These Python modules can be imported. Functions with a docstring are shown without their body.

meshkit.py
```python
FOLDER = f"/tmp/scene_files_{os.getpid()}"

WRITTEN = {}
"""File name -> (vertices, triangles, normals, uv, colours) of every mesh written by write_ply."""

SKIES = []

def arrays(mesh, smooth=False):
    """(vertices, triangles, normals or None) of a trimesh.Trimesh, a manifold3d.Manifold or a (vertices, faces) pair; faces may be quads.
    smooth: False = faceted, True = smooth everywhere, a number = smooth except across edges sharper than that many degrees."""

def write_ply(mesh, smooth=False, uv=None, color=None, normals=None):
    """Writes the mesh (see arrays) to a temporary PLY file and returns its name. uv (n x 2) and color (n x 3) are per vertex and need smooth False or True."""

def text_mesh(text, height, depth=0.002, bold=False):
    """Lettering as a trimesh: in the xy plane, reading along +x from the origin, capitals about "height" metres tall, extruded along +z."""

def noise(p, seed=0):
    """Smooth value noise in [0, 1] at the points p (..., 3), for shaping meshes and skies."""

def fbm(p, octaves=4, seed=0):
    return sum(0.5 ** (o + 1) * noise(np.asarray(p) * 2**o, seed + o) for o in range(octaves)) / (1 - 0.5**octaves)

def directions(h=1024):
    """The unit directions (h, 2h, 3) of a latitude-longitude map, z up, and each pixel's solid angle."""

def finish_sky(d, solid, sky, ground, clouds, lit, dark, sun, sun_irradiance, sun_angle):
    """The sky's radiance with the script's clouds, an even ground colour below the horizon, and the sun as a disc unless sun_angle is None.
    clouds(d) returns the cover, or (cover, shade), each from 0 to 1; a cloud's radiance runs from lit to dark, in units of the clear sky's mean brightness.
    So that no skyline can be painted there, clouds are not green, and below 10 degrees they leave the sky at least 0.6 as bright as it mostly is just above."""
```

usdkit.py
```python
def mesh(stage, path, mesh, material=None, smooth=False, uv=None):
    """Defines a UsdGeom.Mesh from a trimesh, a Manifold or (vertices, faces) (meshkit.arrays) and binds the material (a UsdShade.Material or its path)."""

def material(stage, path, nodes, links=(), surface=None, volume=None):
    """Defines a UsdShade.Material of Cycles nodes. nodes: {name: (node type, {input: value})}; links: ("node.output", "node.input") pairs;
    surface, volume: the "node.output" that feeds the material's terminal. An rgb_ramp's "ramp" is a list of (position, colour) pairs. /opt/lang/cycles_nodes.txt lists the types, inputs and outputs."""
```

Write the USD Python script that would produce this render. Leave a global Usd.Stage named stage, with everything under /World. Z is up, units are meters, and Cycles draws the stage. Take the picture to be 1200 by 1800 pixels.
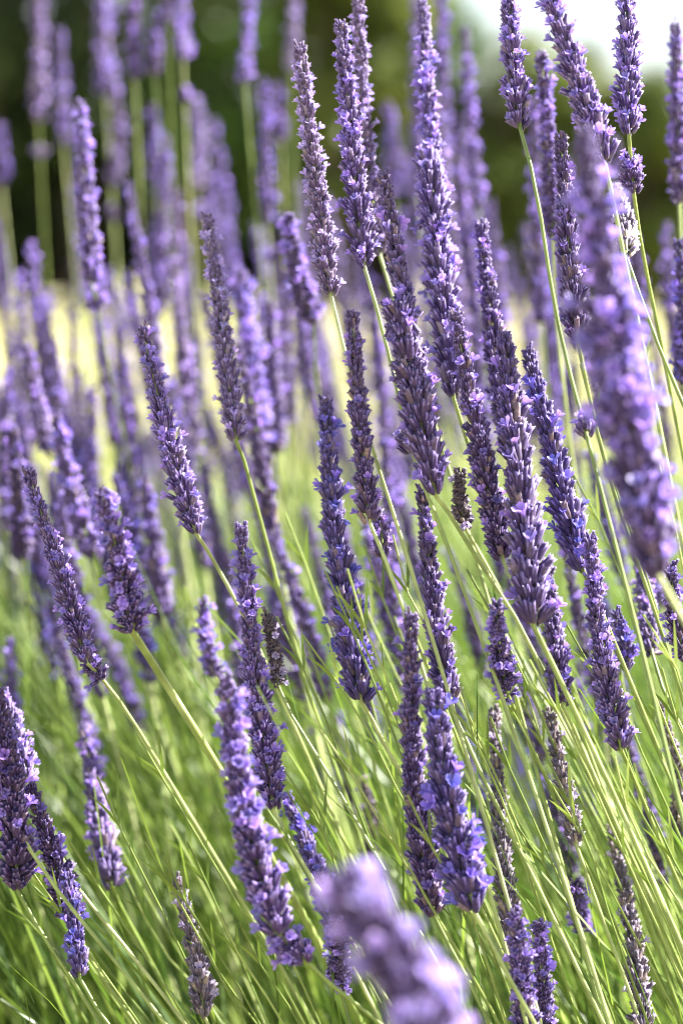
import math
import numpy as np
import usdkit
from pxr import Usd, UsdGeom, UsdLux, UsdShade, Sdf, Gf, Vt

rng = np.random.default_rng(20240611)
stage = Usd.Stage.CreateInMemory()
UsdGeom.SetStageUpAxis(stage, "Z")
UsdGeom.SetStageMetersPerUnit(stage, 1.0)
UsdGeom.Xform.Define(stage, "/World")
UsdGeom.Scope.Define(stage, "/World/Looks")

# ------------------------------------------------------------------ camera, sky, sun, exposure
EYE = np.array([0.0, 0.0, 0.75])
FPX = 4250.0                                   # focal length in pixels of the 1200 x 1800 photograph
PITCH = math.radians(6.3)
FOCUS = 0.90
cam = UsdGeom.Camera.Define(stage, "/World/camera")
cam.CreateProjectionAttr("perspective")
cam.CreateFocalLengthAttr(85.0)
cam.CreateHorizontalApertureAttr(24.0)
cam.CreateVerticalApertureAttr(36.0)
cam.CreateFStopAttr(5.9)
cam.CreateFocusDistanceAttr(FOCUS)
cam.CreateClippingRangeAttr((0.05, 2000.0))
cam.AddTranslateOp().Set(Gf.Vec3d(*EYE))
cam.AddRotateXOp().Set(90.0 - math.degrees(PITCH))
cam.CreateExposureAttr(2.65)

SUN = np.array([0.90, 0.27, 0.76]); SUN /= np.linalg.norm(SUN)
SUN_EL = math.asin(SUN[2]); SUN_ROT = math.atan2(SUN[0], SUN[1])
dome = UsdLux.DomeLight.Define(stage, "/World/sky")
dome.CreateIntensityAttr(1.0)
sky_mat = usdkit.material(stage, "/World/Looks/sky_look", {
    "tc": ("texture_coordinate", {}), "map": ("mapping", {"scale": (1.0, 1.0, 2.6)}), "cn": ("noise_texture", {"scale": 1.7, "detail": 7.0, "roughness": 0.55}),
    "cr": ("rgb_ramp", {"ramp": [(0.44, (0.0, 0.0, 0.0)), (0.60, (1.0, 1.0, 1.0))]}), "cl": ("mix", {"color2": (4.4, 4.4, 4.35)}),
    "sky": ("sky_texture", {"sky_type": "single_scattering", "sun_disc": False, "sun_elevation": SUN_EL, "sun_rotation": SUN_ROT, "aerosol_density": 1.6}),
    "bg": ("background_shader", {"strength": 0.05})}, [("tc.generated", "map.vector"), ("map.vector", "cn.vector"), ("cn.fac", "cr.fac"), ("cr.color", "cl.fac"), ("sky.color", "cl.color1"), ("cl.color", "bg.color")], surface="bg.background")
UsdShade.MaterialBindingAPI.Apply(dome.GetPrim()).Bind(sky_mat)
dome.GetPrim().SetCustomDataByKey("kind", "structure")
sun = UsdLux.DistantLight.Define(stage, "/World/sun")
sun.CreateNormalizeAttr(True); sun.CreateIntensityAttr(1.25); sun.CreateAngleAttr(0.5)
sun.CreateColorAttr(Gf.Vec3f(1.0, 0.96, 0.89))
sun.AddRotateZOp().Set(math.degrees(math.atan2(SUN[0], -SUN[1])))
sun.AddRotateXOp().Set(90.0 - math.degrees(SUN_EL))

R_ = np.array([1.0, 0, 0]); F_ = np.array([0, math.cos(PITCH), -math.sin(PITCH)]); U_ = np.array([0, math.sin(PITCH), math.cos(PITCH)])
def at(px, py, d):
    """The point at distance d along the view axis that lies under a pixel of the photograph."""
    return EYE + d * (F_ + (px - 600.0) / FPX * R_ + (900.0 - py) / FPX * U_)
PX = 1.0 / FPX                                  # metres per photograph pixel at one metre

# ------------------------------------------------------------------ materials
def mat(name, nodes, links, surface): return usdkit.material(stage, "/World/Looks/" + name, nodes, links, surface=surface)

def calyx_mat(name, base, mid, rib, dry):
    return mat(name, {
        "tone": ("attribute", {"attribute": "tone"}), "vary": ("attribute", {"attribute": "vary"}),
        "ramp": ("rgb_ramp", {"ramp": [(0.0, base), (0.3, mid), (0.62, mid), (0.85, rib), (1.0, rib)]}),
        "dryf": ("math", {"math_type": "power", "value2": 5.0}),
        "dry": ("mix", {"color2": dry}),
        "geo": ("geometry", {}), "n": ("noise_texture", {"scale": 900.0, "detail": 2.0}),
        "nm": ("map_range", {"from_min": 0.3, "from_max": 0.7, "to_min": 0.6, "to_max": 1.35}),
        "mul": ("vector_math", {"math_type": "scale"}),
        "p": ("principled_bsdf", {"roughness": 0.65, "sheen_weight": 0.15, "sheen_roughness": 0.4, "sheen_tint": (0.8, 0.72, 0.95)}),
        "tr": ("translucent_bsdf", {}), "mx": ("mix_closure", {"fac": 0.08})},
        [("tone.fac", "ramp.fac"), ("vary.fac", "dryf.value1"), ("dryf.value", "dry.fac"), ("ramp.color", "dry.color1"),
         ("geo.position", "n.vector"), ("n.fac", "nm.value"), ("dry.color", "mul.vector1"), ("nm.result", "mul.scale"),
         ("mul.vector", "p.base_color"), ("mul.vector", "tr.color"), ("p.BSDF", "mx.closure1"), ("tr.BSDF", "mx.closure2")], "mx.closure")

def petal_mat(name, dark, light):
    return mat(name, {
        "tone": ("attribute", {"attribute": "tone"}), "vary": ("attribute", {"attribute": "vary"}),
        "m": ("mix", {"color1": dark, "color2": light}), "hs": ("hsv", {"hue": 0.5}),
        "vv": ("map_range", {"from_min": 0.0, "from_max": 1.0, "to_min": 0.75, "to_max": 1.25}),
        "hh": ("map_range", {"from_min": 0.0, "from_max": 1.0, "to_min": 0.475, "to_max": 0.508}),
        "p": ("principled_bsdf", {"roughness": 0.5, "sheen_weight": 0.2}), "tr": ("translucent_bsdf", {}), "mx": ("mix_closure", {"fac": 0.35})},
        [("tone.fac", "m.fac"), ("m.color", "hs.color"), ("vary.fac", "vv.value"), ("vv.result", "hs.value"), ("vary.fac", "hh.value"), ("hh.result", "hs.hue"),
         ("hs.color", "p.base_color"), ("hs.color", "tr.color"), ("p.BSDF", "mx.closure1"), ("tr.BSDF", "mx.closure2")], "mx.closure")

def leaf_mat(name, cols, trans=0.35, rough=0.45, noise_scale=40.0):
    return mat(name, {
        "vary": ("attribute", {"attribute": "vary"}), "ramp": ("rgb_ramp", {"ramp": cols}),
        "geo": ("geometry", {}), "n": ("noise_texture", {"scale": noise_scale, "detail": 3.0}),
        "nm": ("map_range", {"from_min": 0.3, "from_max": 0.7, "to_min": 0.75, "to_max": 1.25}), "mul": ("vector_math", {"math_type": "scale"}),
        "p": ("principled_bsdf", {"roughness": rough}), "tr": ("translucent_bsdf", {}), "mx": ("mix_closure", {"fac": trans})},
        [("vary.fac", "ramp.fac"), ("geo.position", "n.vector"), ("n.fac", "nm.value"), ("ramp.color", "mul.vector1"), ("nm.result", "mul.scale"),
         ("mul.vector", "p.base_color"), ("mul.vector", "tr.color"), ("p.BSDF", "mx.closure1"), ("tr.BSDF", "mx.closure2")], "mx.closure")

CALYX = {
    "violet": calyx_mat("calyx_violet", (0.13, 0.12, 0.09), (0.047, 0.019, 0.125), (0.36, 0.26, 0.66), (0.27, 0.20, 0.26)),
    "dark": calyx_mat("calyx_plum", (0.09, 0.07, 0.055), (0.036, 0.014, 0.095), (0.27, 0.19, 0.50), (0.22, 0.15, 0.16)),
    "pale": calyx_mat("calyx_pale", (0.24, 0.24, 0.17), (0.080, 0.042, 0.150), (0.38, 0.29, 0.56), (0.33, 0.26, 0.34)),
    "grey": calyx_mat("calyx_grey", (0.18, 0.19, 0.12), (0.065, 0.044, 0.080), (0.34, 0.28, 0.40), (0.30, 0.23, 0.20)),
    "blue": calyx_mat("calyx_blue", (0.08, 0.075, 0.07), (0.040, 0.020, 0.125), (0.25, 0.18, 0.56), (0.20, 0.14, 0.16)),
}
PETAL = {
    "violet": petal_mat("petal_violet", (0.15, 0.065, 0.45), (0.46, 0.32, 0.84)),
    "dark": petal_mat("petal_plum", (0.13, 0.05, 0.38), (0.42, 0.27, 0.78)),
    "pale": petal_mat("petal_lilac", (0.28, 0.17, 0.58), (0.55, 0.42, 0.82)),
    "grey": petal_mat("petal_grey", (0.30, 0.21, 0.50), (0.55, 0.46, 0.68)),
    "blue": petal_mat("petal_blue", (0.12, 0.06, 0.46), (0.29, 0.20, 0.76)),
}
CALYX["fore_pale"], PETAL["fore_pale"] = CALYX["dark"], PETAL["pale"]
CALYX["fore"], PETAL["fore"] = CALYX["dark"], PETAL["violet"]
STEM = leaf_mat("stem_green", [(0.0, (0.13, 0.19, 0.04)), (0.5, (0.27, 0.35, 0.09)), (1.0, (0.50, 0.55, 0.26))], trans=0.12, rough=0.4, noise_scale=120.0)
LEAF = leaf_mat("leaf_green", [(0.0, (0.020, 0.055, 0.010)), (0.4, (0.100, 0.170, 0.022)), (0.75, (0.220, 0.310, 0.045)), (1.0, (0.38, 0.44, 0.13))], trans=0.4, rough=0.45)
GRASS = leaf_mat("meadow_grass", [(0.0, (0.20, 0.24, 0.07)), (0.5, (0.38, 0.37, 0.15)), (1.0, (0.56, 0.50, 0.28))], trans=0.3, noise_scale=3.0)
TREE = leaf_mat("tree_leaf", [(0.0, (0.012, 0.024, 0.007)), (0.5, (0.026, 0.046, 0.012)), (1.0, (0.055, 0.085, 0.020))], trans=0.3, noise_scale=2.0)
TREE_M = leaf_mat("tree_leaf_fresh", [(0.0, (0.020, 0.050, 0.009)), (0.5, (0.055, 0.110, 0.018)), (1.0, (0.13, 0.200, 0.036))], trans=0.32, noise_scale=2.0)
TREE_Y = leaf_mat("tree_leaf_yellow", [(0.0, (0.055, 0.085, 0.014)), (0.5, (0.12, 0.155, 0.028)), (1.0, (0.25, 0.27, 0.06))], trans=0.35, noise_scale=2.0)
BARK = mat("bark", {"geo": ("geometry", {}), "n": ("noise_texture", {"scale": 14.0, "detail": 4.0}), "r": ("rgb_ramp", {"ramp": [(0.3, (0.05, 0.035, 0.025)), (0.7, (0.14, 0.10, 0.075))]}), "p": ("principled_bsdf", {"roughness": 0.9})},
           [("geo.position", "n.vector"), ("n.fac", "r.fac"), ("r.color", "p.base_color")], "p.BSDF")
GROUND = mat("ground_meadow", {
    "geo": ("geometry", {}), "n1": ("noise_texture", {"scale": 0.35, "detail": 3.0}), "n2": ("noise_texture", {"scale": 6.0, "detail": 5.0}),
    "r1": ("rgb_ramp", {"ramp": [(0.3, (0.30, 0.31, 0.11)), (0.5, (0.43, 0.41, 0.20)), (0.7, (0.52, 0.48, 0.29))]}),
    "r2": ("rgb_ramp", {"ramp": [(0.3, (0.7, 0.7, 0.7)), (0.7, (1.2, 1.2, 1.2))]}), "m": ("mix", {"mix_type": "multiply", "fac": 1.0}),
    "p": ("principled_bsdf", {"roughness": 0.95})},
    [("geo.position", "n1.vector"), ("geo.position", "n2.vector"), ("n1.fac", "r1.fac"), ("n2.fac", "r2.fac"), ("r1.color", "m.color1"), ("r2.color", "m.color2"), ("m.color", "p.base_color")], "p.BSDF")
SOIL = mat("soil", {"geo": ("geometry", {}), "n": ("noise_texture", {"scale": 30.0, "detail": 6.0}), "r": ("rgb_ramp", {"ramp": [(0.3, (0.07, 0.05, 0.03)), (0.7, (0.20, 0.15, 0.10))]}), "p": ("principled_bsdf", {"roughness": 0.95})},
           [("geo.position", "n.vector"), ("n.fac", "r.fac"), ("r.color", "p.base_color")], "p.BSDF")

# ------------------------------------------------------------------ prim helpers
counts = {}
ORD = ["first", "second", "third", "fourth", "fifth", "sixth", "seventh", "eighth", "ninth", "tenth", "eleventh", "twelfth", "thirteenth", "fourteenth", "fifteenth", "sixteenth", "seventeenth", "eighteenth", "nineteenth", "twentieth"] + ["last"] * 20
def numbered(parent, name):
    k = counts.get((parent, name), 0); counts[(parent, name)] = k + 1
    return f"{parent}/{name}" + (f"_{k:03d}" if k else "")
def tag(prim, label=None, cat=None, group=None, kind=None):
    for k, v in (("label", label), ("category", cat), ("group", group), ("kind", kind)):
        if v: prim.SetCustomDataByKey(k, v)
def put(parent, name, vf, material, smooth=False, tone=None, vary=None):
    m = usdkit.mesh(stage, numbered(parent, name), vf, material, smooth=smooth)
    api = UsdGeom.PrimvarsAPI(m)
    for key, arr in (("tone", tone), ("vary", vary)):
        if arr is not None:
            api.CreatePrimvar(key, Sdf.ValueTypeNames.FloatArray, "vertex").Set(Vt.FloatArray.FromNumpy(np.asarray(arr, np.float32)))
    return m
def thing(name, pos, label=None, cat=None, group=None, parent="/World"):
    path = numbered(parent, name)
    x = UsdGeom.Xform.Define(stage, path); x.AddTranslateOp().Set(Gf.Vec3d(*map(float, pos)))
    tag(x.GetPrim(), label, cat, group)
    return path

# ------------------------------------------------------------------ geometry helpers
def unit(v): v = np.asarray(v, float); return v / np.maximum(np.linalg.norm(v, axis=-1, keepdims=True), 1e-12)
def spline(P, n):
    """Catmull-Rom through the points, resampled evenly at n points."""
    P = np.asarray(P, float); Q = np.vstack([2 * P[0] - P[1], P, 2 * P[-1] - P[-2]]); out = []
    for i in range(len(P) - 1):
        a, b, c, d = Q[i:i + 4]; t = np.linspace(0, 1, 16, endpoint=False)[:, None]
        out.append(0.5 * (2 * b + (c - a) * t + (2 * a - 5 * b + 4 * c - d) * t ** 2 + (3 * b - a - 3 * c + d) * t ** 3))
    out = np.vstack(out + [P[-1:]]); s = np.r_[0, np.cumsum(np.linalg.norm(np.diff(out, axis=0), axis=1))]
    u = np.linspace(0, s[-1], n)
    return np.stack([np.interp(u, s, out[:, k]) for k in range(3)], 1)
def tube(P, r, sides=5):
    P = np.asarray(P, float); t = unit(np.gradient(P, axis=0))
    a = unit(np.cross(t, [0.0, 1.0, 0.05])); b = np.cross(t, a); ang = np.arange(sides) * 2 * np.pi / sides
    r = np.broadcast_to(r, len(P))
    v = P[:, None] + r[:, None, None] * (np.cos(ang)[None, :, None] * a[:, None] + np.sin(ang)[None, :, None] * b[:, None])
    i, j = np.meshgrid(np.arange(len(P) - 1), np.arange(sides), indexing="ij")
    q = np.stack([i * sides + j, i * sides + (j + 1) % sides, (i + 1) * sides + (j + 1) % sides, (i + 1) * sides + j], -1).reshape(-1, 4)
    f = np.vstack([q[:, [0, 1, 2]], q[:, [0, 2, 3]]])
    return v.reshape(-1, 3), f
def frames(d, rng):
    """Rotation matrices (n,3,3) whose third column is d, with a random roll."""
    d = unit(d); ref = np.where(np.abs(d[:, 2:3]) < 0.9, [[0, 0, 1.0]], [[1.0, 0, 0]])
    a = unit(np.cross(ref, d)); b = np.cross(d, a); th = rng.uniform(0, 2 * np.pi, len(d))[:, None]
    x = a * np.cos(th) + b * np.sin(th); y = np.cross(d, x)
    return np.stack([x, y, d], -1)
def scatter(T, M, pos, scale):
    """Copies of template (v, f, tone) as one mesh's arrays."""
    v, f, tone = T; n = len(pos)
    V = np.einsum("nij,vj->nvi", M, v) * scale[:, None, None] + pos[:, None]
    Fc = (f[None] + (np.arange(n) * len(v))[:, None, None]).reshape(-1, 3)
    return V.reshape(-1, 3), Fc, np.tile(tone, n)

def calyx_template(sides, fine):
    """A ribbed lavender calyx of length 1 along +z with toothed mouth."""
    prof = [(0.0, 0.30), (0.14, 0.78), (0.42, 1.0), (0.78, 0.84), (1.0, 0.98)] if fine else [(0.0, 0.35), (0.35, 1.0), (1.0, 0.92)]
    v, tone = [], []
    for k, (t, r) in enumerate(prof):
        for j in range(sides):
            a = 2 * np.pi * j / sides; rib = j % 2
            rr = 0.185 * r * (1.0 + (0.16 if rib else -0.06))
            tt = t + (0.13 * rib if k == len(prof) - 1 else 0)
            v.append((rr * np.cos(a), rr * np.sin(a), tt)); tone.append(np.clip(0.06 + 0.62 * t + (0.26 if rib else -0.12) * (t > 0.1), 0, 1))
    v.append((0, 0, 0.80)); tone.append(0.3)
    f = []
    for k in range(len(prof) - 1):
        for j in range(sides):
            a, b = k * sides + j, k * sides + (j + 1) % sides
            f += [(a, b, b + sides), (a, b + sides, a + sides)]
    top = (len(prof) - 1) * sides
    f += [(top + j, top + (j + 1) % sides, len(v) - 1) for j in range(sides)]
    return np.array(v, float), np.array(f), np.array(tone)
def floret_template():
    """An open two-lipped floret: short tube along +z and five spreading lobes."""
    v, tone, f = [], [], []
    for z, r in ((0.0, 0.10), (0.45, 0.16)):
        for j in range(5):
            a = 2 * np.pi * j / 5; v.append((r * np.cos(a), r * np.sin(a), z)); tone.append(0.15 if z == 0 else 0.4)
    for j in range(5):
        f += [(j, (j + 1) % 5, 5 + (j + 1) % 5), (j, 5 + (j + 1) % 5, 5 + j)]
    for j in range(5):
        a = 2 * np.pi * (j + 0.5) / 5; big = 1.25 if j in (0, 1) else 0.9
        ca, sa = np.cos(a), np.sin(a); side = np.array([-sa, ca, 0]); out = np.array([ca, sa, 0.0])
        b = len(v)
        pts = [5 + j, 5 + (j + 1) % 5]
        m1 = out * 0.36 * big + side * 0.20 * big + np.array([0, 0, 0.80]); m2 = out * 0.36 * big - side * 0.20 * big + np.array([0, 0, 0.80])
        mid = out * 0.30 * big + np.array([0, 0, 0.70]); tip = out * 0.46 * big + np.array([0, 0, 0.92])
        v += [tuple(m2), tuple(m1), tuple(mid), tuple(tip)]; tone += [0.8, 0.8, 0.55, 1.0]
        f += [(pts[0], b + 2, b), (pts[0], pts[1], b + 2), (pts[1], b + 1, b + 2), (b, b + 2, b + 3), (b + 2, b + 1, b + 3)]
    return np.array(v, float), np.array(f), np.array(tone)
CAL_F, CAL_C, FLO = calyx_template(8, True), calyx_template(6, False), floret_template()

STYLE = {  # share of calyces with an open floret near the base, near the tip; share of dried calyces; calyx angle
    "violet": (0.32, 0.16, 0.84, 33), "fore": (0.36, 0.22, 0.7, 36), "fore_pale": (0.5, 0.4, 0.7, 36), "dark": (0.14, 0.06, 0.86, 32), "pale": (0.24, 0.14, 0.86, 33), "grey": (0.05, 0.02, 1.0, 32), "blue": (0.26, 0.06, 0.82, 34)}

def spike_geometry(axis, width, style, rng, fine):
    """Whorls and florets along the axis (points from base to tip, metres). Returns a list of whorls: (calyx arrays, [floret arrays])."""
    seg = np.linalg.norm(np.diff(axis, axis=0), axis=1); s = np.r_[0, np.cumsum(seg)]; length = s[-1]
    tang = unit(np.gradient(axis, axis=0)); lo, hi, drymax, ang0 = STYLE[style]
    half = width / 2; out = []; u = 0.001
    first = True
    while u < length - 0.001 or not out:
        q = u / length
        prof = (0.80 + 0.20 * min(1, q / 0.12)) * (1.0 - 0.62 * max(0, q - 0.12) ** 1.25 / 0.88) * rng.uniform(0.88, 1.1)
        h = half * prof
        L = np.clip(h / math.sin(math.radians(ang0)) * (0.74 if fine else 0.86), 0.0026, 0.0085)
        c = np.array([np.interp(u, s, axis[:, k]) for k in range(3)]); t = unit(np.array([np.interp(u, s, tang[:, k]) for k in range(3)]))
        n = rng.integers(8, 12) if fine else rng.integers(5, 8)
        if q > 0.9: n = 5
        a = unit(np.cross(t, [0.3, 1.0, 0.2])); b = np.cross(t, a)
        th = rng.uniform(0, 6.28) + np.arange(n) * 2 * np.pi / n + rng.normal(0, 0.22, n)
        rad = np.cos(th)[:, None] * a + np.sin(th)[:, None] * b
        phi = np.radians(ang0 + rng.normal(0, 9, n) - 14 * q)
        d = np.sin(phi)[:, None] * rad + np.cos(phi)[:, None] * t
        Ls = L * rng.uniform(0.8, 1.15, n)
        pos = c + rad * (0.0009 + (0.16 * h if fine else 0)) + t * rng.normal(0, 0.0009, n)[:, None]
        V, Fc, tone = scatter(CAL_F if fine else CAL_C, frames(d, rng), pos, Ls)
        per = len((CAL_F if fine else CAL_C)[0])
        vary = np.repeat(np.clip(rng.beta(1.6, 2.2, n) * 1.25 * drymax, 0, 1), per)
        flo = []
        share = lo + (hi - lo) * q
        for k in range(n):
            if rng.random() < share and q < 0.95:
                m = frames((d[k] + 0.25 * rad[k] + rng.normal(0, 0.22, 3))[None], rng)
                size = np.array([rng.uniform(0.0038, 0.0062) * np.clip(half / 0.0062, 0.6, 1.2)])
                fv, ff, ft = scatter(FLO, m, (pos[k] + d[k] * Ls[k] * 0.85)[None], size)
                flo.append((fv, ff, ft, np.full(len(fv), rng.random())))
        out.append((V, Fc, tone, vary, flo))
        u += L * rng.uniform(0.44, 0.60) * (1.35 if first and rng.random() < 0.5 else 1.0); first = False
    return out

def ground_path(p, direction, depth_drift=0.0):
    """Carries a stem from p on along its direction, bending towards the vertical, down to the soil."""
    pts, d, p = [], unit(direction), np.array(p, float)
    for _ in range(40):
        if p[2] <= 0.0: break
        d = unit(d + np.array([-0.02 * np.sign(d[0]) * abs(d[0]), 0.0, -0.03])); p = p + d * 0.05; pts.append(p.copy())
    if not pts: pts.append(p + d * 0.02)
    return pts

GROUPN = "lavender flower stalks of the plant in front"
def stalk(tip, base, width_px, d, style, stem, label, mid=None, lower=(), fine=True, group=None, tilt=None, stem_r=0.00088, drift=None):
    """One flowering stalk: a spike from base to tip and a stem through the given pixels down to the soil."""
    tilt = rng.normal(0, 0.05) if tilt is None else tilt
    drift = rng.uniform(-0.06, 0.10) if drift is None else drift
    pb = at(*base, d); pt = at(*tip, d * (1 + tilt * 0.5))
    ctrl = [pb] + ([at(*m, d * (1 + tilt * 0.25)) for m in mid] if mid else [0.5 * (pb + pt) + np.r_[rng.normal(0, 0.0012), 0, 0]]) + [pt]
    axis = spline(ctrl, 24)
    far = len(stem)
    sp = [at(x, y, d * (1 + drift * (k + 1) / 6)) for k, (x, y) in enumerate(stem)]
    head = [pb] + sp
    direction = head[-1] - head[-2] if len(head) > 1 else np.array([0.35, 0.03, -0.9])
    line = spline(head + ground_path(head[-1], direction), 44)
    origin = line[-1]
    path = thing("lavender_stalk", origin, label, "lavender stalk", group)
    full = np.vstack([line[::-1], axis[1:-1]]) - origin
    r = np.interp(np.arange(len(full)), [0, 43, len(full) - 1], [stem_r * 1.35, stem_r, stem_r * 0.35])
    r = r * (width_px * d * PX / 0.0106) ** 0.25
    v, f = tube(full, r, 6 if fine else 4)
    sv = rng.uniform(0.15, 0.9)
    put(path, "stem", (v, f), STEM, True, vary=np.clip(sv + rng.normal(0, 0.08, len(full)).repeat(6 if fine else 4), 0, 1))
    whorls = spike_geometry(axis - origin, width_px * d * PX, style, rng, fine)
    for wx, wy, wk in lower:                              # a separate whorl lower on the stem
        k = np.argmin(np.linalg.norm(line - at(wx, wy, d), axis=1)); k = min(max(k, 1), len(line) - 2)
        up = unit(line[k - 1] - line[k + 1])
        seg = np.stack([line[k] - origin + up * z for z in np.linspace(-0.003, 0.008 * wk, 5)])
        whorls += spike_geometry(seg, width_px * d * PX * 0.9, style, rng, fine)
    # the spike: its axis with the tip buds as the body, each whorl and each open floret a piece of it
    cap = spike_geometry(np.stack([axis[-2], axis[-1] + (axis[-1] - axis[-2]) * 0.6]) - origin, width_px * d * PX * 0.34, style, rng, fine)
    cv = [w[0] for w in cap]; off = np.cumsum([0] + [len(x) for x in cv]); cf = [w[1] + o for w, o in zip(cap, off)]
    spike = put(path, "flower_spike", (np.vstack(cv), np.vstack(cf)), CALYX[style], True, np.concatenate([w[2] for w in cap]), np.concatenate([w[3] for w in cap]))
    sp_path = str(spike.GetPath())
    if fine:
        for V, Fc, tone, vary, flo in whorls:
            put(sp_path, "calyx_whorl", (V, Fc), CALYX[style], True, tone, vary)
            for fv, ff, ft, fy in flo: put(sp_path, "floret", (fv, ff), PETAL[style], False, ft, fy)
    else:
        for V, Fc, tone, vary, flo in whorls: put(sp_path, "calyx_whorl", (V, Fc), CALYX[style], True, tone, vary)
        fl = [x for w in whorls for x in w[4]]
        for fv, ff, ft, fy in fl: put(sp_path, "floret", (fv, ff), PETAL[style], False, ft, fy)
    return path

# ------------------------------------------------------------------ ground and soil
def sheet(x0, x1, y0, y1, nx, ny, z):
    X, Y = np.meshgrid(np.linspace(x0, x1, nx), np.linspace(y0, y1, ny), indexing="ij")
    Z = z(X, Y) if callable(z) else np.full_like(X, z)
    i, j = np.meshgrid(np.arange(nx - 1), np.arange(ny - 1), indexing="ij"); a = (i * ny + j).ravel()
    f = np.vstack([np.stack([a, a + ny, a + ny + 1], 1), np.stack([a, a + ny + 1, a + 1], 1)])
    return np.stack([X.ravel(), Y.ravel(), Z.ravel()], 1), f
g = put("/World", "meadow_ground", sheet(-400, 400, -100, 700, 60, 60, 0.0), GROUND); tag(g.GetPrim(), kind="structure")
s_ = put("/World", "soil_bed", sheet(-2.2, 2.2, -0.6, 3.0, 60, 50, lambda X, Y: 0.012 + 0.012 * np.sin(9 * X + 3 * np.sin(5 * Y)) * np.cos(7 * Y)), SOIL, True); tag(s_.GetPrim(), kind="structure")

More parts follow.
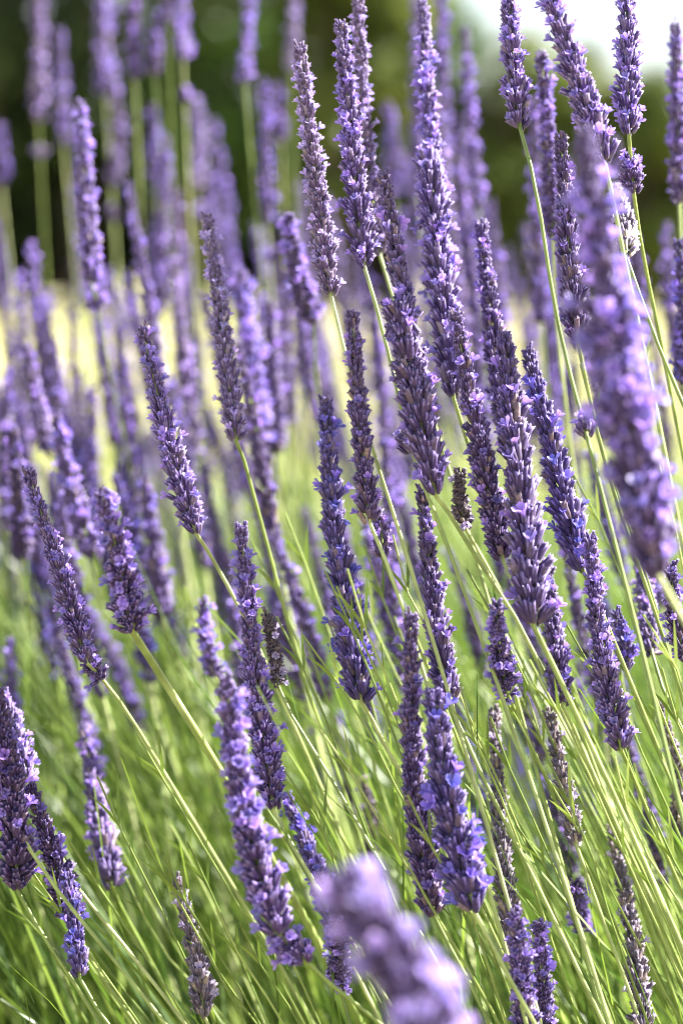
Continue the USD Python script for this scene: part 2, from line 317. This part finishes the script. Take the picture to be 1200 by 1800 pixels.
# ------------------------------------------------------------------ trees of the hedge line
def leaf_cards(pts, size, rng, up=0.3):
    n = len(pts); N = unit(rng.normal(0, 1, (n, 3)) + [0, 0, up]); M = frames(N, rng)
    sh = np.array([(-0.5, 0, 0), (0, -0.24, 0.06), (0.5, 0, 0), (0, 0.24, 0.06)]); s = size * rng.uniform(0.6, 1.4, n)
    V = np.einsum("nij,vj->nvi", M, sh) * s[:, None, None] + pts[:, None]
    b = (np.arange(n) * 4)[:, None, None]
    return V.reshape(-1, 3), (np.array([[0, 1, 3], [1, 2, 3]])[None] + b).reshape(-1, 3)
def tree(x, y, h, w, label, material, n=7000, trunk=0.25, seed=0, cat="tree"):
    r = np.random.default_rng(900 + seed)
    name = "hedge_shrub" if cat == "shrub" else "hedge_tree"
    path = thing(name, (x, y, 0), label, cat, "trees and shrubs of the hedge line")
    P = spline([(0, 0, -0.05), (r.normal(0, .1), r.normal(0, .1), h * 0.35), (r.normal(0, .2), r.normal(0, .2), h * 0.8)], 10)
    v, f = tube(P, np.linspace(0.035 * h, 0.01 * h, 10), 8)
    put(path, "trunk", (v, f), BARK, True)
    for k in range(5):
        p0 = P[3 + k]; a = r.uniform(0, 6.28); e = p0 + np.array([math.cos(a) * w * 0.35, math.sin(a) * w * 0.35, h * 0.16])
        put(path, "limb", tube(spline([p0, 0.5 * (p0 + e) + [0, 0, 0.1], e], 6), np.linspace(0.014 * h, 0.004 * h, 6), 6), BARK, True)
    # leaf clumps over the crown's volume
    m = 60; cl = []
    while len(cl) < m:
        q = r.uniform(-1, 1, 3)
        if 0.2 < np.linalg.norm(q) < 1: cl.append(q)
    cl = np.array(cl) * [w / 2, w / 2, h * (1 - trunk) / 2] * 0.86 + [0, 0, h * (1 + trunk) / 2]
    cr = r.uniform(0.16, 0.30, m) * w * 0.62
    idx = r.integers(0, m, n); dirs = unit(r.normal(0, 1, (n, 3))); rad = r.random(n) ** 0.45
    pts = cl[idx] + dirs * (rad * cr[idx])[:, None] * [1, 1, 0.85]
    pts = pts[pts[:, 2] > 0.03]
    V, Fc = leaf_cards(pts, 0.19, r)
    put(path, "crown", (V, Fc), material, False, vary=np.repeat(np.clip(r.random(len(pts)) * 0.35 + r.random(m)[idx[:len(pts)]] ** 1.5 * 0.65, 0, 1), 4))
TY = 28.0
def tx(px, y=TY): return (px - 600) / FPX * y
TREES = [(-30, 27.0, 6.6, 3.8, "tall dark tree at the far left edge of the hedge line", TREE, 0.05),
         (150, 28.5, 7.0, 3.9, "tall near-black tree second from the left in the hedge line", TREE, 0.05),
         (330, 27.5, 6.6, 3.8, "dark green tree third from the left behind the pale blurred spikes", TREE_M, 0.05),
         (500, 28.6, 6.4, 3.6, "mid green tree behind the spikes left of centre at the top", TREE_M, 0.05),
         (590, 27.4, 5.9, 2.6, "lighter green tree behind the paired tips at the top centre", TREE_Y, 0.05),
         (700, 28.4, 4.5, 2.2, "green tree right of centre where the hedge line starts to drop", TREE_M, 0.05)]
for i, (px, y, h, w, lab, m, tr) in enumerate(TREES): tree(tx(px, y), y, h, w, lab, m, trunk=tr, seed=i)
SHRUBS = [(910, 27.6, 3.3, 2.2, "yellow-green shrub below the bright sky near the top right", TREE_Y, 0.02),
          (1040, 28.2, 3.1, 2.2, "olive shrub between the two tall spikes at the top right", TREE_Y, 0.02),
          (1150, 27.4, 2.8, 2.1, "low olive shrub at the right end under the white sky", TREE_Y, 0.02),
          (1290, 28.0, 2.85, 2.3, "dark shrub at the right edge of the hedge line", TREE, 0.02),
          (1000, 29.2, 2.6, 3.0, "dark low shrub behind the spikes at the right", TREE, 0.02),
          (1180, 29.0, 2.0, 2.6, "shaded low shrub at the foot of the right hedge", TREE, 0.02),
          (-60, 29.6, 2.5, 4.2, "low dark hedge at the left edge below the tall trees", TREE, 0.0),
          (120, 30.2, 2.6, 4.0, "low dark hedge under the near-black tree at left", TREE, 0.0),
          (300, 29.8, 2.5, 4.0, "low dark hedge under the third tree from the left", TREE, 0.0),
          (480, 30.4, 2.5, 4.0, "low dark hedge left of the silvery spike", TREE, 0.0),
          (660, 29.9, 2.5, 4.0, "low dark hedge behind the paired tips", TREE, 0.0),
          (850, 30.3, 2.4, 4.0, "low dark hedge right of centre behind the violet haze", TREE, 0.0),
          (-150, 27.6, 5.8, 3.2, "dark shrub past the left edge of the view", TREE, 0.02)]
for i, (px, y, h, w, lab, m, tr) in enumerate(SHRUBS): tree(tx(px, y), y, h, w, lab, m, trunk=tr, seed=40 + i, cat="shrub")

# ------------------------------------------------------------------ meadow grass, lavender leaves (nobody could count them)
def blades(base, lean, height, width, rng, seg=5, bend=0.25):
    """Ribbons from base points: lean (n,2) horizontal offset per metre of height."""
    n = len(base); t = np.linspace(0, 1, seg)
    b2 = rng.normal(0, bend, (n, 2))
    off = lean[:, None] * t[None, :, None] * height[:, None, None] + b2[:, None] * (t ** 2 - 0.6 * t)[None, :, None] * height[:, None, None]
    P = base[:, None] + np.concatenate([off, (t[None] * height[:, None])[..., None]], -1)
    a = rng.uniform(0, np.pi, n); side = np.stack([np.cos(a), np.sin(a), np.zeros(n)], 1)
    wt = width[:, None] * (1 - 0.8 * t ** 2)[None] * np.minimum(1, 0.55 + t * 1.5)[None]
    Lf = P - side[:, None] * wt[..., None] / 2; Rt = P + side[:, None] * wt[..., None] / 2
    V = np.stack([Lf, Rt], 2).reshape(n, seg * 2, 3)
    q = np.array([[2 * k, 2 * k + 1, 2 * k + 3, 2 * k + 2] for k in range(seg - 1)]); q = np.vstack([q[:, [0, 1, 2]], q[:, [0, 2, 3]]])
    return V.reshape(-1, 3), (q[None] + (np.arange(n) * seg * 2)[:, None, None]).reshape(-1, 3)
r = np.random.default_rng(5)
n = 26000
yy = 3.0 + 22.0 * r.random(n) ** 1.5; xx = r.uniform(-1, 1, n) * (0.6 + yy * 0.22)
V, Fc = blades(np.stack([xx, yy, np.zeros(n)], 1), r.normal(0, 0.3, (n, 2)), r.uniform(0.05, 0.16, n), r.uniform(0.004, 0.010, n) * (1 + yy / 10), r, 3)
m = put("/World", "meadow_grass", (V, Fc), GRASS, False, vary=np.repeat(r.random(n), 6)); tag(m.GetPrim(), "pale dry grass of the sunlit meadow behind the lavender", "grass", kind="stuff")

n = 24000
u = r.random(n); side = r.uniform(-1, 1, n)
yy = 0.84 + 1.85 * u ** 0.75; xx = side * (0.22 + yy * 0.24) + 0.12
far = 1.75 + 0.75 * np.clip((xx / (0.15 * yy) + 1) / 1.4, 0, 1)
keep = yy < far; yy, xx = yy[keep], xx[keep]; n = len(xx)
hgt = r.uniform(0.30, 0.60, n) * np.clip(1.02 - 0.10 * (yy < 1.0), 0, 2)
lean = np.stack([-0.42 + r.normal(0, 0.17, n), r.normal(0, 0.15, n)], 1)
V, Fc = blades(np.stack([xx, yy, np.full(n, 0.005)], 1), lean, hgt, r.uniform(0.0018, 0.0042, n), r, 6, 0.18)
m = put("/World", "lavender_leaves", (V, Fc), LEAF, False, vary=np.repeat(np.clip(r.beta(1.4, 2.0, n), 0, 1), 12)); tag(m.GetPrim(), "narrow green lavender leaves and shoots massed below the flower spikes", "leaves", kind="stuff")

# ------------------------------------------------------------------ the flower stalks one can tell apart (pixels of the photograph: tip, base, width, distance, kind, stem)
HERO = [
 ((52, 838), (152, 1165), 46, .90, "violet", [(170, 1182), (222, 1250), (300, 1378), (392, 1530), (500, 1712)], "slim spike at left with a lone violet whorl down its stem", None, [(226, 1250, 1.0)]),
 ((252, 585), (345, 938), 50, .90, "violet", [(365, 968), (415, 1058), (475, 1185)], "sharp violet spike leaning left of centre over the pale meadow", [(300, 790)], []),
 ((366, 392), (415, 775), 44, .93, "pale", [(426, 800), (470, 960), (530, 1180), (600, 1380)], "faded grey-lilac spike with long bare stem left of centre", [(393, 600)], []),
 ((425, 940), (482, 1425), 56, .90, "violet", [(496, 1455), (560, 1565), (620, 1660)], "long violet spike with pale lit right edge in the lower left centre", [(447, 1180)], []),
 ((397, 1205), (488, 1640), 76, .84, "violet", [(508, 1662), (570, 1722), (655, 1790)], "stout bright violet spike low left of centre in front of a longer one", [(430, 1430)], [(498, 1690, 1.6)]),
 ((527, 92), (582, 520), 44, .91, "pale", [(590, 555), (612, 640), (645, 760), (700, 930)], "tall thin silvery spike with its tip against the dark trees, left of the paired tips", [(553, 300)], []),
 ((620, 560), (650, 920), 48, .89, "dark", [(666, 955), (705, 1060), (765, 1250)], "dark spike with blunt violet base just left of centre", [(632, 740)], []),
 ((600, 52), (640, 468), 50, .92, "violet", [(648, 490), (690, 650), (725, 800), (775, 930)], "left one of the two paired tips at top centre, with long pale stem", [(617, 250)], [(722, 832, 0.8)]),
 ((630, 8), (668, 450), 40, .97, "pale", [(690, 520), (730, 640)], "right one of the two paired tips at top centre, with a grey point", [(640, 240)], []),
 ((678, 330), (766, 872), 72, .88, "dark", [(778, 885), (850, 1000), (905, 1085), (970, 1215)], "broad dark plum spike curving through the centre of the picture", [(695, 520), (740, 720)], []),
 ((744, 30), (797, 700), 62, .92, "violet", [(806, 730), (830, 800), (880, 920)], "very tall violet spike right of centre ending in a dark rounded base", [(752, 270), (772, 500)], []),
 ((800, 560), (884, 985), 56, .90, "dark", [(894, 1012), (960, 1150), (1015, 1262)], "dark spike between the tall violet one and the broad plum one", [(845, 790)], []),
 ((846, 400), (898, 800), 48, .93, "dark", [(915, 860), (950, 990)], "slender dark spike rising behind the broad plum spike right of centre", [(868, 600)], []),
 ((886, 600), (938, 1100), 84, .87, "dark", [(948, 1118), (1010, 1250), (1080, 1400), (1150, 1560)], "broadest dark plum spike right of centre with a blunt base at mid height", [(915, 850)], []),
 ((930, 625), (1025, 1005), 66, .90, "blue", [(1036, 1025), (1100, 1180), (1190, 1400)], "dark blue-violet spike leaning against the right of the broadest plum spike", [(975, 810)], []),
 ((885, -70), (914, 225), 46, .90, "violet", [(922, 250), (945, 350), (975, 540), (1010, 690), (1040, 800)], "spike cut by the top edge with a clear green stem, right of centre", [(900, 80)], [(1036, 770, 0.5)]),
 ((945, -60), (1064, 290), 62, .88, "violet", [(1072, 320), (1090, 420), (1120, 560)], "thick violet spike leaning from the top edge with a lilac sunlit side", [(1005, 110)], []),
 ((1096, -80), (1105, 238), 50, .90, "violet", [(1112, 330), (1130, 450), (1155, 570)], "upright spike against the white sky with a dry white whorl below", None, [(1109, 325, 1.4)]),
 ((952, 105), (972, 420), 36, 1.02, "violet", [(976, 545), (990, 680), (1010, 840)], "soft narrow blue-violet spike in the gap between two spikes at upper right", None, []),
 ((985, 250), (1015, 600), 52, .90, "dark", [(1022, 632), (1050, 762), (1090, 900), (1135, 1030)], "dark spike at upper right beside the large blurred foreground one", [(998, 420)], []),
 ((1030, 265), (1156, 1010), 98, .73, "fore", [(1168, 1035), (1205, 1095), (1320, 1280)], "large out-of-focus spike in the foreground at right", [(1062, 520), (1105, 740)], []),
 ((1080, 330), (1100, 450), 40, .90, "grey", [(1106, 466), (1150, 590), (1196, 700), (1250, 830)], "short withered head with white curled calyces and a bright stem at upper right", None, []),
 ((572, 715), (634, 1232), 66, .90, "blue", [(646, 1250), (690, 1335), (765, 1450)], "long dark spike with deep blue-violet base in the middle of the picture", [(590, 940)], []),
 ((742, 870), (792, 1245), 54, .90, "dark", [(802, 1262), (850, 1370), (905, 1480), (965, 1600), (1060, 1800)], "dark spike right below the plum spike in the centre", [(762, 1060)], []),
 ((722, 1095), (762, 1610), 58, .88, "dark", [(775, 1645), (805, 1690), (860, 1800)], "long dark spike at lower centre beside the blue-violet one", [(728, 1380)], []),
 ((762, 1225), (834, 1605), 92, .86, "blue", [(850, 1632), (900, 1730), (945, 1810)], "plump blue-violet spike at lower centre, the bluest in the picture", [(790, 1420)], []),
 ((612, 1560), (820, 1940), 225, .62, "fore_pale", [(860, 2010), (920, 2110)], "big pale-violet blurred spike in the foreground at the bottom", [(700, 1700)], []),
 ((1038, 955), (1092, 1320), 52, .90, "violet", [(1102, 1342), (1160, 1480), (1230, 1640)], "violet spike fullest at its base, lower right, among steep green stems", [(1055, 1130)], []),
 ((962, 1000), (988, 1240), 46, .92, "dark", [(1000, 1262), (1060, 1400), (1125, 1540)], "short dark spike hanging below the broadest plum spike", None, []),
 ((868, 1255), (905, 1700), 44, .90, "grey", [(915, 1730), (950, 1830)], "long grey-plum spike in the lower right centre crossed by a stem", [(880, 1480)], []),
 ((905, 1610), (930, 1860), 52, .88, "violet", [(950, 1920)], "pink-violet spike at the bottom edge right of centre", None, []),
 ((948, 1630), (962, 1850), 40, .90, "violet", [(985, 1920)], "thin mauve spike just right of the pink-violet one at the bottom edge", None, []),
 ((966, 1258), (1012, 1485), 38, .91, "grey", [(1022, 1512), (1060, 1620), (1112, 1760)], "small brownish seed head on a thick stem at lower right", None, []),
 ((1078, 1470), (1135, 1850), 44, .90, "grey", [(1160, 1910)], "grey-violet seed head at the lower right bottom", [(1110, 1640)], []),
 ((312, 1555), (360, 1790), 44, .90, "grey", [(375, 1820), (420, 1900)], "pale seed head with loose tips at bottom left", None, []),
 ((-5, 1225), (30, 1565), 70, .90, "dark", [(60, 1620), (150, 1760)], "dark plump spike cut by the left edge, lower left", None, []),
 ((-70, 1215), (15, 1430), 52, .89, "violet", [(60, 1505), (115, 1585), (165, 1645), (290, 1800)], "spike at the lower left edge with a long white-lit stem running right", None, []),
 ((8, 1225), (48, 1375), 44, .92, "violet", [(62, 1405), (100, 1490), (135, 1560), (240, 1690)], "small violet spike at lower left with a bright stem crossing the others", None, []),
 ((55, 1390), (130, 1625), 56, .93, "dark", [(160, 1690), (230, 1790)], "dusky spike behind the white-lit stem at lower left", None, []),
 ((118, 1540), (140, 1720), 36, .89, "blue", [(160, 1760), (250, 1880)], "narrow blue-violet spike at the bottom left crossing a bright stem", None, []),
 ((148, 1285), (198, 1560), 54, .97, "dark", [(215, 1600), (280, 1720)], "dark violet spike standing alone at lower left", None, []),
 ((505, 1405), (600, 1665), 54, .93, "blue", [(620, 1700), (670, 1800)], "inky blue spike leaning right at lower centre left of the foreground blur", None, []),
 ((590, 1560), (598, 1740), 40, .90, "violet", [(606, 1770), (640, 1880)], "narrow violet spike beside the foreground blur at the bottom", None, []),
 ((640, 1372), (646, 1530), 36, 1.04, "grey", [(655, 1580), (680, 1700)], "small dull plum bud spike above the foreground blur at the bottom", None, []),
 ((872, 1070), (892, 1222), 44, .90, "violet", [(905, 1250), (960, 1370), (1020, 1500)], "short violet spike at right just below the plum spikes", None, []),
 ((655, 890), (672, 982), 34, .91, "dark", [(684, 1010), (730, 1120), (800, 1290)], "tiny dark spike just under the blunt violet base at centre", None, []),
 ((808, 835), (818, 930), 32, .92, "grey", [(830, 950), (880, 1040), (960, 1190)], "tiny grey bud head in the gap right of centre", None, []),
 ((142, 192), (162, 500), 38, 1.10, "violet", [(176, 560), (192, 650), (220, 780)], "soft violet spike with a lit right side at upper left", [(152, 340)], [(196, 620, 0.7)]),
 ((508, 390), (552, 570), 48, 1.08, "violet", [(556, 680), (585, 800)], "blurred violet spike touching the left of the silvery one", None, []),
 ((425, 490), (458, 790), 56, 1.16, "violet", [(475, 860), (510, 980)], "blurred violet spike behind the faded grey-lilac one", None, []),
 ((472, 540), (486, 800), 44, 1.22, "dark", [(495, 870), (520, 980)], "blurred dark spike right of the one behind the faded spike", None, []),
 ((1186, 50), (1194, 360), 40, 1.04, "violet", [(1200, 480), (1215, 600)], "soft spike at the right edge near the top", None, []),
 ((1194, 430), (1200, 680), 40, 1.0, "blue", [(1212, 760), (1250, 880)], "soft blue-violet spike at the right edge at mid height", None, []),
 ((1118, 950), (1146, 1150), 40, .94, "dark", [(1160, 1200), (1230, 1350)], "dark spike below the large blurred foreground one at right", None, []),
 ((1180, 1000), (1205, 1160), 40, .90, "dark", [(1230, 1230), (1290, 1350)], "dark spike at the right edge below the foreground blur", None, []),
 ((180, 870), (234, 1112), 62, .88, "violet", [(244, 1128), (312, 1235), (388, 1358)], "violet spike at left with a thick bright stem running down right", None, []),
 ((255, 850), (285, 1090), 46, 1.12, "dark", [(298, 1130), (350, 1260)], "blurred dark spike at left beside the thick bright stem", None, []),
 ((358, 1060), (382, 1195), 34, 1.02, "violet", [(395, 1230), (440, 1330)], "small soft violet spike left of the long violet one", None, []),
 ((24, 765), (38, 985), 38, 1.12, "dark", [(50, 1060), (90, 1200)], "blurred dark spike near the left edge at mid height", None, []),
 ((48, 615), (90, 800), 34, 1.12, "dark", [(130, 900), (180, 1020)], "thin blurred spike curving at left over the meadow", None, []),
 ((100, 735), (166, 985), 46, 1.08, "violet", [(180, 1030), (230, 1130)], "blurred violet spike right of the slim spike at left", None, []),
 ((1160, 1250), (1192, 1475), 36, .95, "grey", [(1205, 1510), (1260, 1620)], "greyish spike at the right edge, lower right", None, []),
 ((470, 1085), (488, 1205), 26, .92, "grey", [(497, 1232), (545, 1310), (600, 1400)], "very thin grey bud beside the long violet spike's right edge", None, []),
 ((1012, 1555), (1022, 1635), 30, .97, "violet", [(1030, 1670), (1050, 1760)], "tiny violet bud standing alone among the stems at lower right", None, []),
 ((1085, 1085), (1100, 1180), 32, .93, "blue", [(1115, 1230), (1160, 1330)], "small blue bud right of the violet spike that is fullest at its base", None, []),
]
for tip, base, w, d, st, stem, lab, mid, low in HERO:
    stalk(tip, base, w * (0.76 if d > 0.75 else 0.9), d, st, stem, lab.replace("spike", "lavender spike", 1) if len(lab.split()) < 16 else lab, mid, low, True, None,
          stem_r=0.0006 if d > 1.05 else 0.0015 if "thick bright stem" in lab else 0.00078, drift=rng.uniform(0.15, 0.3) if d > 1.05 else 0.0 if d < 0.8 else 0.12 if "thick bright stem" in lab else None)

# blurred stalks of the upper background, each at its own place
BACK = [
 (68, -80, 68, 215, 36, 1.7, "pale"), (106, 60, 112, 258, 36, 1.6, "violet"), (188, -130, 187, 170, 44, 1.8, "violet"), (196, 130, 200, 330, 38, 1.7, "pale"),
 (237, -110, 237, 140, 28, 1.5, "violet"), (284, 20, 272, 135, 38, 1.5, "violet"), (326, -30, 322, 108, 30, 1.45, "violet"), (268, 190, 272, 330, 30, 1.5, "violet"),
 (292, 250, 278, 560, 34, 1.4, "violet"), (345, 180, 346, 330, 44, 1.7, "pale"), (440, -70, 430, 150, 24, 1.35, "violet"), (492, 150, 495, 255, 34, 1.5, "violet"), (464, 150, 470, 395, 28, 1.4, "violet"),
 (512, -60, 512, 130, 26, 1.6, "pale"), (730, -40, 736, 345, 38, 1.45, "violet"), (772, -60, 782, 330, 34, 1.4, "violet"), (818, 60, 842, 370, 30, 1.25, "violet"),
 (684, 190, 692, 350, 40, 1.6, "violet"), (374, 300, 376, 430, 28, 1.5, "violet"), (2, 220, 4, 330, 22, 1.6, "violet"),
 (300, -60, 297, 40, 22, 1.5, "pale"),
]
def back_zone(x): return "at the top left" if x < 220 else "at the top left centre" if x < 420 else "beside the silvery spike" if x < 600 else "behind the tall spikes"
back_rows = {}
for k, row in enumerate(BACK): back_rows.setdefault((back_zone(row[2]), row[6]), []).append((row[2], k))
for (zone, st), items in back_rows.items():
    grp = f"blurred {'pale lilac' if st == 'pale' else st} lavender spikes {zone}"
    for q, (_, k) in enumerate(sorted(items)):
        x0, y0, x1, y1, w, d, st = BACK[k]
        sx = rng.uniform(0.02, 0.12); drop = 400 / d
        d = 1.25 + (d - 1.25) * 0.7
        stalk((x0, y0), (x1, y1), w * 0.62, d, st, [(x1 + sx * drop, y1 + drop), (x1 + 2.4 * sx * drop, y1 + 2 * drop)],
              ("the only one of the " if len(items) == 1 else ORD[q] + " from left of the ") + grp, None, [(x1 + sx * 60, y1 + 70, 0.6)] if k % 3 == 0 else [], False, grp, stem_r=0.00055)

# ------------------------------------------------------------------ further stalks of the same plant, in soft focus: copies of a few grown ones
protos = []
UsdGeom.Scope.Define(stage, "/World/Looks/kinds")
def proto(style, seed):
    """A whole stalk standing on its base at the origin, spike base at (0,0,1 m) scaled later: built at life size with stem 0.5 m."""
    r = np.random.default_rng(300 + seed)
    path = f"/World/Looks/kinds/stalk_kind_{seed:03d}"
    stage.CreateClassPrim(path); stage.GetPrimAtPath(path).SetTypeName("Xform")
    H, Ls = 0.55, r.uniform(0.055, 0.105)
    bend = r.normal(0, 0.02)
    line = spline([(0.02, 0, 0), (0.012 + bend, 0.01, H * 0.5), (0, 0, H)], 14)
    ax = spline([(0, 0, H), (bend * -0.1, 0.001, H + Ls * 0.5), (bend * -0.35, 0, H + Ls)], 12)
    full = np.vstack([line, ax[1:-1]])
    v, f = tube(full, np.interp(np.arange(len(full)), [0, 13, len(full) - 1], [0.0016, 0.0010, 0.0005]), 4)
    put(path, "stem", (v, f), STEM, True, vary=np.full(len(v), r.random()))
    wh = spike_geometry(ax, r.uniform(0.0058, 0.0082), style, r, False)
    j = lambda i: np.concatenate([w[i] for w in wh])
    off = np.cumsum([0] + [len(w[0]) for w in wh]); sp = put(path, "flower_spike", (j(0), np.vstack([w[1] + o for w, o in zip(wh, off)])), CALYX[style], True, j(2), j(3))
    fl = [x for w in wh for x in w[4]]
    for fv, ff, ft, fy in fl: put(str(sp.GetPath()), "floret", (fv, ff), PETAL[style], False, ft, fy)
    return path, H, Ls
KINDS = {st: [proto(st, 10 * i + k) for k in range(3)] for i, st in enumerate(("violet", "dark", "pale", "blue"))}
def copy_stalk(px, py, d, lean, style, label, group, rng):
    path, H, Ls = KINDS[style][rng.integers(0, 3)]
    top = at(px, py, d); base_z = 0.0
    # lean: horizontal run per metre of height, the foot lies to the right of the head
    hx = lean * top[2]; hy = rng.normal(0, 0.05) * top[2]
    foot = np.array([top[0] + hx, top[1] + hy, base_z]); v = top - foot; L = np.linalg.norm(v); z = v / L
    roll = rng.uniform(0, 6.28); a = unit(np.cross([math.cos(roll), math.sin(roll), 0.0], z)); b = np.cross(z, a)
    k = L / H
    p = numbered("/World", "lavender_stalk"); x = UsdGeom.Xform.Define(stage, p)
    # the spike keeps a believable size: width scale ks across, k along the stem
    ks = rng.uniform(0.9, 1.1)
    M = Gf.Matrix4d(*(list(a * ks) + [0] + list(b * ks) + [0] + list(z * k) + [0] + list(foot) + [1]))
    x.AddTransformOp().Set(M)
    x.GetPrim().GetReferences().AddInternalReference(path); x.GetPrim().SetInstanceable(True)
    tag(x.GetPrim(), label, "lavender stalk", group)
r2 = np.random.default_rng(77)
ZONES = [  # x range, y range of the spike's base, distance range, lean, kinds, how many, where, group
 ((440, 720), (620, 900), (1.25, 1.9), 0.10, ("violet", "pale", "violet", "blue"), 26, "hazy {} lavender spikes behind the central spikes"),
 ((720, 1020), (570, 920), (1.22, 1.9), 0.12, ("violet", "violet", "blue", "pale"), 36, "hazy {} lavender spikes behind those right of centre"),
 ((-10, 210), (680, 1120), (1.2, 1.7), 0.12, ("dark", "violet", "pale", "violet"), 26, "soft {} lavender spikes over the meadow at left"),
 ((210, 450), (680, 1120), (1.2, 1.7), 0.12, ("pale", "violet", "violet"), 26, "soft {} lavender spikes left of centre"),
 ((-20, 330), (1080, 1420), (1.08, 1.3), 0.22, ("dark", "violet", "blue"), 14, "soft {} lavender spikes low at the left"),
 ((0, 440), (500, 640), (1.5, 2.0), 0.06, ("violet", "violet", "pale"), 6, "blurred {} lavender spikes over the meadow's far edge"),
 ((1040, 1220), (600, 900), (1.2, 1.5), 0.16, ("violet", "dark", "violet"), 6, "blurred {} lavender spikes beside the big foreground one"),
 ((440, 760), (880, 1450), (1.04, 1.3), 0.22, ("violet", "dark", "violet"), 16, "faint {} lavender spikes among the middle stems"),
 ((820, 1200), (1000, 1600), (1.02, 1.25), 0.24, ("dark", "violet", "blue", "violet"), 22, "soft {} lavender spikes among the right stems"),
]
COLOUR = {"violet": "violet", "dark": "dark plum", "pale": "pale lilac", "blue": "blue-violet"}
for (xa, xb), (ya, yb), (da, db), lean, kinds, cnt, lab in ZONES:
    rows = {}
    for k in range(cnt):
        # evenly jittered across the zone, so that neither heaps nor bare strips arise
        x = xa + (xb - xa) * (k + r2.random()) / cnt
        rows.setdefault(kinds[r2.integers(0, len(kinds))], []).append((x, r2.uniform(ya, yb), r2.uniform(da, db), lean + r2.normal(0, 0.04)))
    for st, items in rows.items():
        group = lab.format(COLOUR[st])
        for q, (x, y, d, ln) in enumerate(sorted(items)):
            copy_stalk(x, y, d, ln, st, ("the only one of the " if len(items) == 1 else ORD[q] + " from left of the ") + group, group, r2)

# ------------------------------------------------------------------ single green shoots in the focus plane whose heads are hidden or out of the picture
STEMS = [(860, 1180, 1010, 1480), (905, 1150, 1060, 1460), (930, 1160, 1095, 1500), (1010, 1230, 1150, 1520), (1080, 1330, 1200, 1600), (960, 1330, 1080, 1640), (880, 1600, 1050, 1850),
         (1100, 1180, 1230, 1480), (820, 1250, 900, 1430), (660, 1210, 800, 1450), (440, 950, 560, 1240), (560, 1280, 700, 1500), (690, 940, 790, 1180), (640, 960, 760, 1260), (820, 1000, 960, 1280),
         (240, 1290, 400, 1560), (300, 1450, 420, 1700), (20, 1590, 130, 1760), (330, 1480, 470, 1800), (420, 1620, 520, 1790), (60, 1560, 200, 1720), (840, 1000, 990, 1300), (1000, 820, 1110, 1060), (1020, 640, 1120, 960),
         (500, 900, 600, 1180), (610, 1000, 700, 1240), (1130, 1080, 1230, 1330), (1060, 1420, 1200, 1740), (780, 1440, 900, 1700), (1110, 560, 1180, 900)]
for xr, yr, cnt in (((800, 1180), (1050, 1550), 20), ((430, 800), (1000, 1500), 18), ((0, 420), (1350, 1650), 12)):
    for k in range(cnt):
        x0, y0 = xr[0] + (xr[1] - xr[0]) * (k + rng.random()) / cnt, rng.uniform(*yr); ln = rng.uniform(180, 330); sl = rng.normal(0.46, 0.08) + (0.14 if xr[0] == 0 else 0)
        STEMS.append((x0, y0, x0 + ln * sl, y0 + ln))
SHOOT = {}
for k, (x0, y0, x1, y1) in enumerate(STEMS):
    d = rng.uniform(0.85, 1.0); p0, p1 = at(x0, y0, d), at(x1, y1, d * 1.02)
    line = spline([p0, 0.5 * (p0 + p1) + np.r_[rng.normal(0, .002), 0, 0], p1] + ground_path(p1, p1 - p0), 30)
    o = line[-1]; v, f = tube(line - o, np.linspace(0.0004, 0.0009, 30), 6)
    side = ("along the right edge" if x0 > 1020 else "at lower right" if x0 > 880 else "right of the lower middle" if x0 > 720 else "in the lower middle" if x0 > 560 else "left of the lower middle" if x0 > 430 else "at lower left")
    SHOOT.setdefault(side, []).append((x0, k, v, f, line - o, o))
for side, rows in SHOOT.items():
    for q, (x0, k, v, f, line, o) in enumerate(sorted(rows, key=lambda a: a[0])):
        path = thing("lavender_shoot", o, f"bare bright green lavender shoot, {ORD[q]} from the left of those {side}", "lavender shoot", f"bare green shoots {side}")
        put(path, "stem", (v, f), STEM, True, vary=np.full(len(v), rng.uniform(0.0, 0.75)))
        for sgn in (-1, 1):
            b = line[1]; L, w = rng.uniform(0.012, 0.022), 0.0006
            up = unit(line[0] - line[2]); out = unit(up + sgn * np.array([0.35, 0.2, 0]))
            pts = spline([b, b + out * L * 0.5 + [0, 0, 0.001], b + out * L], 6); sd = unit(np.cross(out, [0, 1, 0.2]))
            wd = w * np.array([0.5, 0.9, 1.0, 0.8, 0.5, 0.05])[:, None]
            lv = np.stack([pts - sd * wd, pts + sd * wd], 1).reshape(-1, 3)
            lf = np.vstack([[(2 * i, 2 * i + 1, 2 * i + 3), (2 * i, 2 * i + 3, 2 * i + 2)] for i in range(5)])
            put(path, "leaf", (lv, lf), LEAF, False, vary=np.full(len(lv), rng.uniform(0.4, 0.9)))
